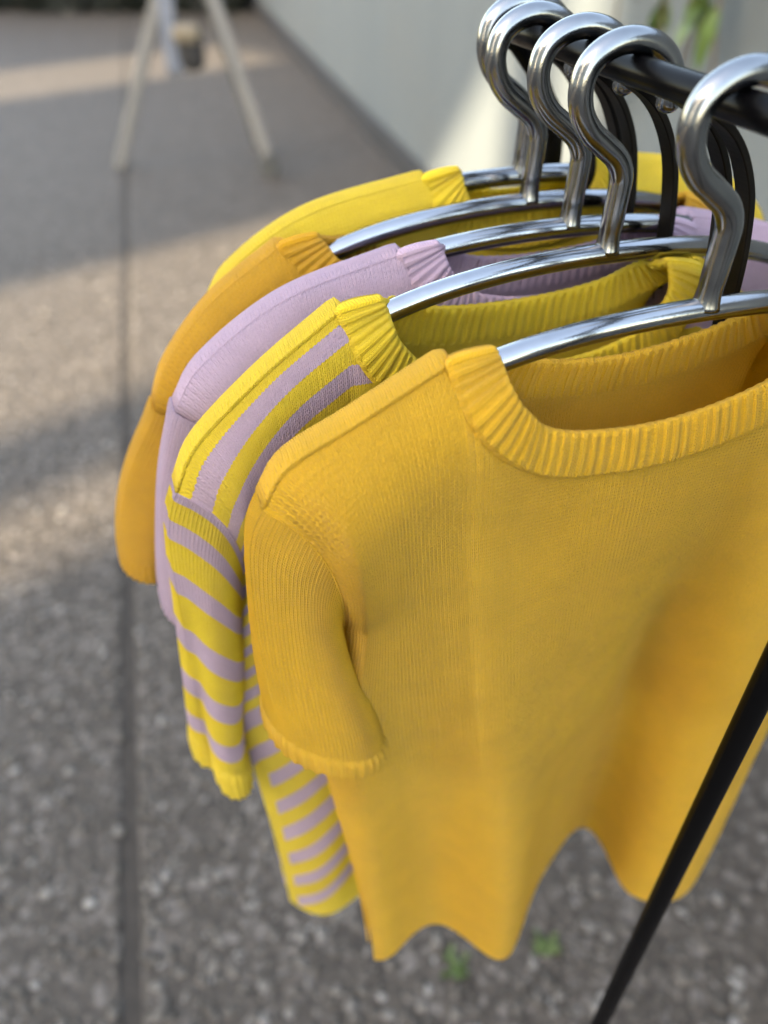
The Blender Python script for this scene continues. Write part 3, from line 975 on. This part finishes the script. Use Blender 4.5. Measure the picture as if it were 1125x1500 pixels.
# the mustard sweater at the near end of the rail
mustard = dict(
    fuzz=(26000, 9000), fuzz_mat=M['fibre_mustard'],
    dense=dict(rows=[(.62, 520), (1, 100)], cols=[(1, 5 * 178)]),
    collar_n=1150, collar_r=44, vh=-.74, qa=.19, center=-.022, width=.50, fold_up=1.0, arm_w=.020, arm_in=.036, full=.031, collar=.026, crest=.0034, wrinkle=.0035,
    shoulder_v=[(-.247, -.163), (-.197, -.136), (-.146, -.110), (.102, -.110), (.152, -.136), (.203, -.163)],
    top=[(0, (-.249, .008, -.177)), (.03, (-.234, .009, -.1545)), (.10, (-.197, .011, -.136)), (.20, (-.146, .012, -.110)), (.27, (-.140, .026, -.133)), (.34, (-.122, .031, -.153)), (.42, (-.093, .034, -.169)),
         (.5, (-.045, .036, -.175)), (.58, (.005, .036, -.172)), (.66, (.050, .034, -.159)), (.73, (.082, .026, -.137)), (.80, (.102, .012, -.110)), (.90, (.152, .011, -.136)), (.97, (.190, .009, -.1545)), (1, (.205, .008, -.177))],
    top_back=[(0, (-.249, .008, -.177)), (.03, (-.234, .009, -.1545)), (.10, (-.197, .011, -.136)), (.20, (-.146, .012, -.110)), (.28, (-.128, -.012, -.134)), (.38, (-.085, -.022, -.156)), (.5, (-.022, -.026, -.166)),
              (.62, (.04, -.022, -.156)), (.72, (.083, -.012, -.134)), (.80, (.102, .012, -.110)), (.90, (.152, .011, -.136)), (.97, (.190, .009, -.1545)), (1, (.205, .008, -.177))],
    hem=[(0, (-.200, .030, -.74)), (.04, (-.192, .040, -.74)), (.10, (-.160, .021, -.74)), (.17, (-.128, .014, -.74)), (.24, (-.105, .045, -.74)), (.30, (-.083, .078, -.74)), (.36, (-.060, .060, -.74)),
         (.45, (-.015, .016, -.74)), (.54, (.045, -.022, -.74)), (.60, (.070, -.028, -.74)), (.66, (.072, .012, -.74)), (.71, (.066, .052, -.74)), (.77, (.085, .071, -.74)), (.84, (.122, .078, -.74)), (.92, (.178, .045, -.74)), (1, (.215, .009, -.74))],
    hem_back=[(0, (-.200, .030, -.74)), (.08, (-.185, -.004, -.74)), (.25, (-.11, -.020, -.74)), (.40, (-.05, .0, -.74)), (.55, (.03, -.043, -.74)), (.75, (.10, -.036, -.74)), (.9, (.18, -.02, -.74)), (1, (.215, .009, -.74))],
    sleeve=dict(c=(-.228, .001, -.388), out=(-.028, .010, 0), front=(.024, .044, 0), len=.25, dense=360, cuff=.028, bulge=1.0, wr=.006),
    dents=[(.60, .45, .07, .24, -.020), (.78, .42, .09, .22, .010)])
sweater(HT[0], 0, 0, mustard, mats('mustard'), 'plain mustard knitted sweater with short sleeves and ribbed round neck, beside the near rack post', 1)

def simple(ul, vl, crest, nl, nr, vcrest, vh, sleeve, hem_w=.02, neck_depth=.07, back_depth=.045, ur=None, hem=None, **kw):
    """a sweater given by its left shoulder tip, neck points and sleeve; the right side mirrors it"""
    uc = (nl + nr) / 2
    (um, vm) = crest
    vl -= .004; vm -= .004
    mi = lambda u: 2 * uc - u
    nh = (nr - nl) / 2
    top = [(0, (ul, .006, vl - .012)), (.03, (ul + .27 * (um - ul), .007, vl + .27 * (vm - vl) + .003)), (.10, (um, .009, vm)), (.20, (nl, .010, vcrest)), (.28, (nl + nh * .12, .018, vcrest - neck_depth * .48)), (.38, (nl + nh * .45, .024, vcrest - neck_depth * .88)),
           (.5, (uc, .026, vcrest - neck_depth)), (.62, (mi(nl + nh * .45), .024, vcrest - neck_depth * .88)), (.72, (mi(nl + nh * .12), .018, vcrest - neck_depth * .48)), (.80, (nr, .010, vcrest)), (.90, (mi(um), .009, vm)), (.97, (mi(ul + .27 * (um - ul)), .007, vl + .27 * (vm - vl) + .003)), (1, (mi(ul), .006, vl - .012))]
    tb = [(0, (ul, .006, vl - .012)), (.03, (ul + .27 * (um - ul), .007, vl + .27 * (vm - vl) + .003)), (.10, (um, .009, vm)), (.20, (nl, .010, vcrest)), (.28, (nl + nh * .2, -.006, vcrest - back_depth * .5)), (.38, (nl + nh * .5, -.013, vcrest - back_depth * .88)),
          (.5, (uc, -.015, vcrest - back_depth)), (.62, (mi(nl + nh * .5), -.013, vcrest - back_depth * .88)), (.72, (mi(nl + nh * .2), -.006, vcrest - back_depth * .5)), (.80, (nr, .010, vcrest)), (.90, (mi(um), .009, vm)), (.97, (mi(ul + .27 * (um - ul)), .007, vl + .27 * (vm - vl) + .003)), (1, (mi(ul), .006, vl - .012))]
    hl = kw.pop('hem_u', ul + .035)
    if hem is None:
        hem = [(0, (hl, 0, vh))] + [(s, (hl + (mi(hl) - hl) * s, hem_w * (.55 + .6 * math.sin(s * 19)), vh)) for s in np.linspace(.1, .9, 9)] + [(1, (mi(hl), 0, vh))]
    hb = [(0, hem[0][1])] + [(s, (hl + (mi(hl) - hl) * s, -.012 - .006 * math.sin(s * 17), vh)) for s in np.linspace(.12, .88, 7)] + [(1, hem[-1][1])]
    sv = [(ul, vl), (um, vm), (nl, vcrest), (nr, vcrest), (mi(um), vm), (mi(ul), vl)]
    d = dict(vh=vh, qa=.17, center=uc, width=abs(mi(ul) - ul) + .06, arm_w=.016, full=.020, collar=.027, crest=.0034, wrinkle=.003,
             shoulder_v=sv, top=top, top_back=tb, hem=hem, hem_back=hb, sleeve=sleeve)
    d.update(kw)
    return d

# striped
striped = simple(-.290, -.206, (-.228, -.147), -.178, .070, -.116, -.80,
    dict(c=(-.300, -.004, -.525), out=(-.017, .013, 0), front=(.014, .040, 0), len=.35, dense=380, cuff=.052, bulge=.8, wr=.006, pinch=[(.15, .4, .55)]),
    neck_depth=.075, hem=[(0, (-.262, .010, -.80)), (.05, (-.250, .026, -.80)), (.12, (-.225, .040, -.80)), (.2, (-.18, .026, -.80)), (.35, (-.11, -.002, -.80)), (.5, (-.05, .01, -.80)), (.65, (.02, -.004, -.80)), (.8, (.09, .006, -.80)), (1, (.154, 0, -.80))], hem_u=-.262, qa=.14, fuzz=(11000, 8000), fuzz_mat=M['fibre_yellow'], collar_n=1100, collar_r=40, dense=dict(rows=[(.42, 330), (1, 130)], cols=[(.36, 5 * 64), (1, 90)]))
sweater(HT[1], 0, 0, striped, mats('yellow', 'stripe_body', 'stripe_sleeve', 'lilac_rib', 'stripe_back'), 'yellow and lilac striped knitted sweater with a yellow ribbed collar', 2)

lilac = simple(-.279, -.178, (-.200, -.124), -.122, .10, -.108, -.72,
    dict(c=(-.304, .0, -.372), out=(-.012, .008, 0), front=(.006, .026, 0), len=.22, sq=.85, cuff=.03, bulge=.45, wr=.005), neck_depth=.06, hem_w=.006, wrinkle=.002)
sweater(HT[2], 0, 0, lilac, mats('lilac'), 'plain lilac knitted sweater hanging between striped and amber ones', 3)

amber = simple(-.292, -.206, (-.240, -.144), -.188, .16, -.114, -.72,
    dict(c=(-.326, .0, -.368), out=(-.016, .006, 0), front=(.008, .027, 0), len=.24, sq=.85, cuff=.03, bulge=.7, wr=.005), neck_depth=.06, hem_w=.006, wrinkle=.002)
sweater(HT[3], 0, 0, amber, mats('amber'), 'plain amber knitted sweater with a wide neck hanging behind the lilac one', 4)

yellow = simple(-.240, -.150, (-.160, -.102), -.072, .088, -.090, -.72,
    dict(c=(-.262, .0, -.39), out=(-.018, .006, 0), front=(.006, .026, 0), len=.24, sq=.85, cuff=.03, bulge=.8, wr=.005), neck_depth=.05, hem_w=.006, wrinkle=.002)
sweater(HT[4], 0, 0, yellow, mats('yellow'), 'plain bright yellow knitted sweater, last on the rail', 5)

# ------------------------------------------------------------------ background things
# white A-shaped stand
st = empty('display_stand', (-1.25, 5.28, 0), 0)
tag(st, 'white A shaped wooden display stand with a grey caster on one foot, on the paving', 'stand')
LF, RF = np.array((-.49, .15, .0)), np.array((.52, -.03, .12))
apex = np.array((.15, .02, 1.27))
for Ft, sg in ((LF, -1), (RF, 1)):
    top = apex + np.array((sg * .045, 0, 0))
    v, f = tube_data([Ft, (Ft + top) / 2, top], 0, flat=(.022, .034, (0, 1, 0)))
    link('leg', mesh(v, f), M['white_paint'], st, False)
boxes('head_block', [((.15, .02, 1.29), (.18, .07, .07))], M['white_paint'], st, .006)
v, f = tube_data([apex + np.array((0, .03, 0)), np.array((.36, .62, 0))], 0, flat=(.014, .018, (0, 1, 0)))
link('rear_leg', mesh(v, f), M['white_paint'], st, False)
cw = tube('caster', [(.52, -.065, .062), (.52, .005, .062)], .062, M['caster'], st, 24)
boxes('fork', [((.52, -.03, .12), (.036, .09, .05))], M['caster'], st, .004)
# hook pegs for what hangs on it
tube('peg', [(.14, -.0, 1.27), (.14, -.136, 1.28)], .008, M['white_paint'], st, 10)
tube('peg', [(.06, -.0, 1.27), (.06, -.136, 1.28)], .008, M['white_paint'], st, 10)

def blob(name, c, s, mat, parent=None, n=10, p=3.0):
    """rounded box"""
    V, Fc = [], []
    for i in range(n + 1):
        a = math.pi * i / n - math.pi / 2
        for j in range(2 * n):
            b = math.pi * j / n
            f = lambda x: math.copysign(abs(x) ** (2 / p), x)
            V.append((c[0] + s[0] * f(math.cos(a)) * f(math.cos(b)), c[1] + s[1] * f(math.cos(a)) * f(math.sin(b)), c[2] + s[2] * f(math.sin(a))))
    return link(name, mesh(V, grid_faces(n + 1, 2 * n, True)), mat, parent)
bag = empty('shoulder_bag', (-1.11, 5.18, .62)); tag(bag, 'small black bag with a beige flap hanging on the white stand', 'bag')
blob('bag_body', (0, 0, .085), (.075, .04, .10), M['black_bag'], bag)
blob('flap', (-.012, -.01, .175), (.085, .046, .05), M['beige'], bag)
tube('strap', catmull([(-.07, 0, .17), (-.05, 0, .4), (0, 0, .655), (.05, 0, .4), (.07, 0, .17)], 24), .006, M['black_bag'], bag, 8)
cl = empty('scarf', (-1.22, 5.2, .58)); tag(cl, 'pale blue cloth strip hanging down from the white stand', 'scarf')
V = []
for i in range(20):
    for j in range(12):
        x = (j / 11 - .5) * .10 * (1 - .75 * (i / 19) ** 3)
        V.append((x, .012 * math.sin(j * 1.7) * (1 - i / 25), i / 19 * .69))
so = link('cloth', mesh(V, grid_faces(20, 12)), M['blue_cloth'], cl)
md = so.modifiers.new('cloth', 'SOLIDIFY'); md.thickness = .003

# leaves
def leaf_mesh(L, W, fold=.25):
    V, Fc = [], []
    n = 7
    for i in range(n):
        x = i / (n - 1)
        w = W * math.sin(math.pi * min(.98, x * .9 + .06)) ** .8 * (1 - .25 * x)
        z = -.28 * L * x * x
        for y, dz in ((-w, fold * w), (0, 0), (w, fold * w)):
            V.append((x * L, y, z + dz))
    for i in range(n - 1):
        for j in range(2):
            k = i * 3 + j
            Fc.append((k, k + 1, k + 4, k + 3))
    return mesh(V, Fc)

def plant(name, label, cat, stems, mat, leafs, nleaf, group=None, first=.2):
    root = empty(name, stems[0][0]); tag(root, label, cat, group)
    o0 = Vector(stems[0][0])
    for st_ in stems:
        pth = catmull([Vector(p) - o0 for p in st_], 16)
        tube('stem', pth, .004, M['stem'], root, 6)
        for k in range(nleaf):
            i = random.uniform(first, 1) * 14
            b = pth[int(i)]
            o = bpy.data.objects.new('leaf', random.choice(leafs)); col.objects.link(o); o.parent = root
            o.location = b
            o.rotation_euler = (random.uniform(-.5, .5), random.uniform(.35, 1.3), random.uniform(0, 6.28))
            s = random.uniform(.7, 1.2); o.scale = (s, s, s)
    return root
ivy_leaf = [leaf_mesh(.10, .026), leaf_mesh(.13, .024), leaf_mesh(.085, .03)]
for l in ivy_leaf:
    l.materials.append(M['leaf']); l.polygons.foreach_set('use_smooth', [True] * len(l.polygons))
def hang(a, b, z0, z1, n):
    res = []
    for i in range(n):
        bb = b + random.uniform(-.12, .12); zz = z1 + random.uniform(0, .25)
        x = -random.uniform(.05, .14)
        res.append([wallpt(WALL_A + .06, bb, z0), wallpt(WALL_A - .09, bb, z0 - .02), wallpt(WALL_A + x, bb + random.uniform(-.1, .1), (z0 + zz) / 2), wallpt(WALL_A + x, bb + random.uniform(-.1, .1), zz)])
    return res
def fwd_on_wall(px):
    """distance along the wall for a column of the photograph (points near eye level)"""
    r = Vector(((px - CX) / F_PX, 1.187, 0))
    k = WALL_A / (r.dot(WN)); return (r * k).dot(WD)
plant('hanging_vine', 'green leafy vine trailing over the wall top near the hooks', 'vine', hang(WALL_A, fwd_on_wall(1055), 2.37, 1.05, 5), M['leaf'], ivy_leaf, 26, 'vines trailing down the wall')
plant('hanging_vine', 'darker short vine trailing over the wall beside the longer one', 'vine', hang(WALL_A, fwd_on_wall(925), 2.37, 1.18, 5), M['leaf'], ivy_leaf, 26, 'vines trailing down the wall')

plant('hanging_vine', 'single thin vine reaching low on the wall with leaves at its tip', 'vine', [[wallpt(WALL_A + .06, 2.53, 2.37), wallpt(WALL_A - .09, 2.53, 2.35), wallpt(WALL_A - .07, 2.55, 1.6), wallpt(WALL_A - .07, 2.53, .84)]], M['leaf'], ivy_leaf, 9, 'vines trailing down the wall', .93)
wl = [leaf_mesh(.020, .0045), leaf_mesh(.016, .005)]
for l in wl:
    l.materials.append(M['weed'])
for (x, y, nm) in ((.126, .574, 'tiny green weed in the pebbles under the mustard hem'), (.298, .608, 'tiny green weed in pebbles between mustard hem and rack post')):
    root = empty('weed', (x, y, 0)); tag(root, nm, 'weed')
    for k in range(22):
        o = bpy.data.objects.new('leaf', random.choice(wl)); col.objects.link(o); o.parent = root
        o.location = (random.uniform(-.018, .018), random.uniform(-.018, .018), .004)
        o.rotation_euler = (random.uniform(-.3, .3), random.uniform(-1.2, -.3), random.uniform(0, 6.28))

# hedge row closing the far end of the path
def hedge(cx, cy, w, d, h, label, seed):
    root = empty('hedge', (cx, cy, 0)); tag(root, label, 'hedge', 'hedges at the far end of the path')
    rng = np.random.default_rng(seed)
    n = 5000
    p = rng.random((n, 3)) * 2 - 1
    ax_ = rng.integers(0, 3, n)
    sgn = np.sign(p[np.arange(n), ax_])
    p[np.arange(n), ax_] = sgn * (1 - .18 * rng.random(n))
    p[:, 2] = (p[:, 2] + 1) / 2
    P = p * np.array([w / 2, d / 2, h]) * (1 + .06 * rng.standard_normal((n, 1)))
    a = rng.standard_normal((n, 3)); a /= np.linalg.norm(a, axis=1)[:, None]
    b = np.cross(a, rng.standard_normal((n, 3))); b /= np.linalg.norm(b, axis=1)[:, None]
    s = .06 + .05 * rng.random((n, 1))
    V = np.stack([P - a * s, P + b * s * .5, P + a * s, P - b * s * .5], 1).reshape(-1, 3)
    V[:, 2] = np.maximum(V[:, 2], .01)
    link('foliage', mesh(V, [(4 * i, 4 * i + 1, 4 * i + 2, 4 * i + 3) for i in range(n)]), M['hedge'], root, False)
    boxes('branches', [((0, 0, h * .46), (w * .8, d * .7, h * .88))], M['hedge'], root)
hedge(-6.6, 13.2, 3.4, 1.2, 1.5, 'dark clipped hedge farthest from the pale wall', 1)
hedge(-3.4, 13.0, 2.8, 1.2, 1.7, 'dark clipped hedge ending beside the pale wall', 2)

scene.render.engine = 'CYCLES'
scene.cycles.max_bounces = 8
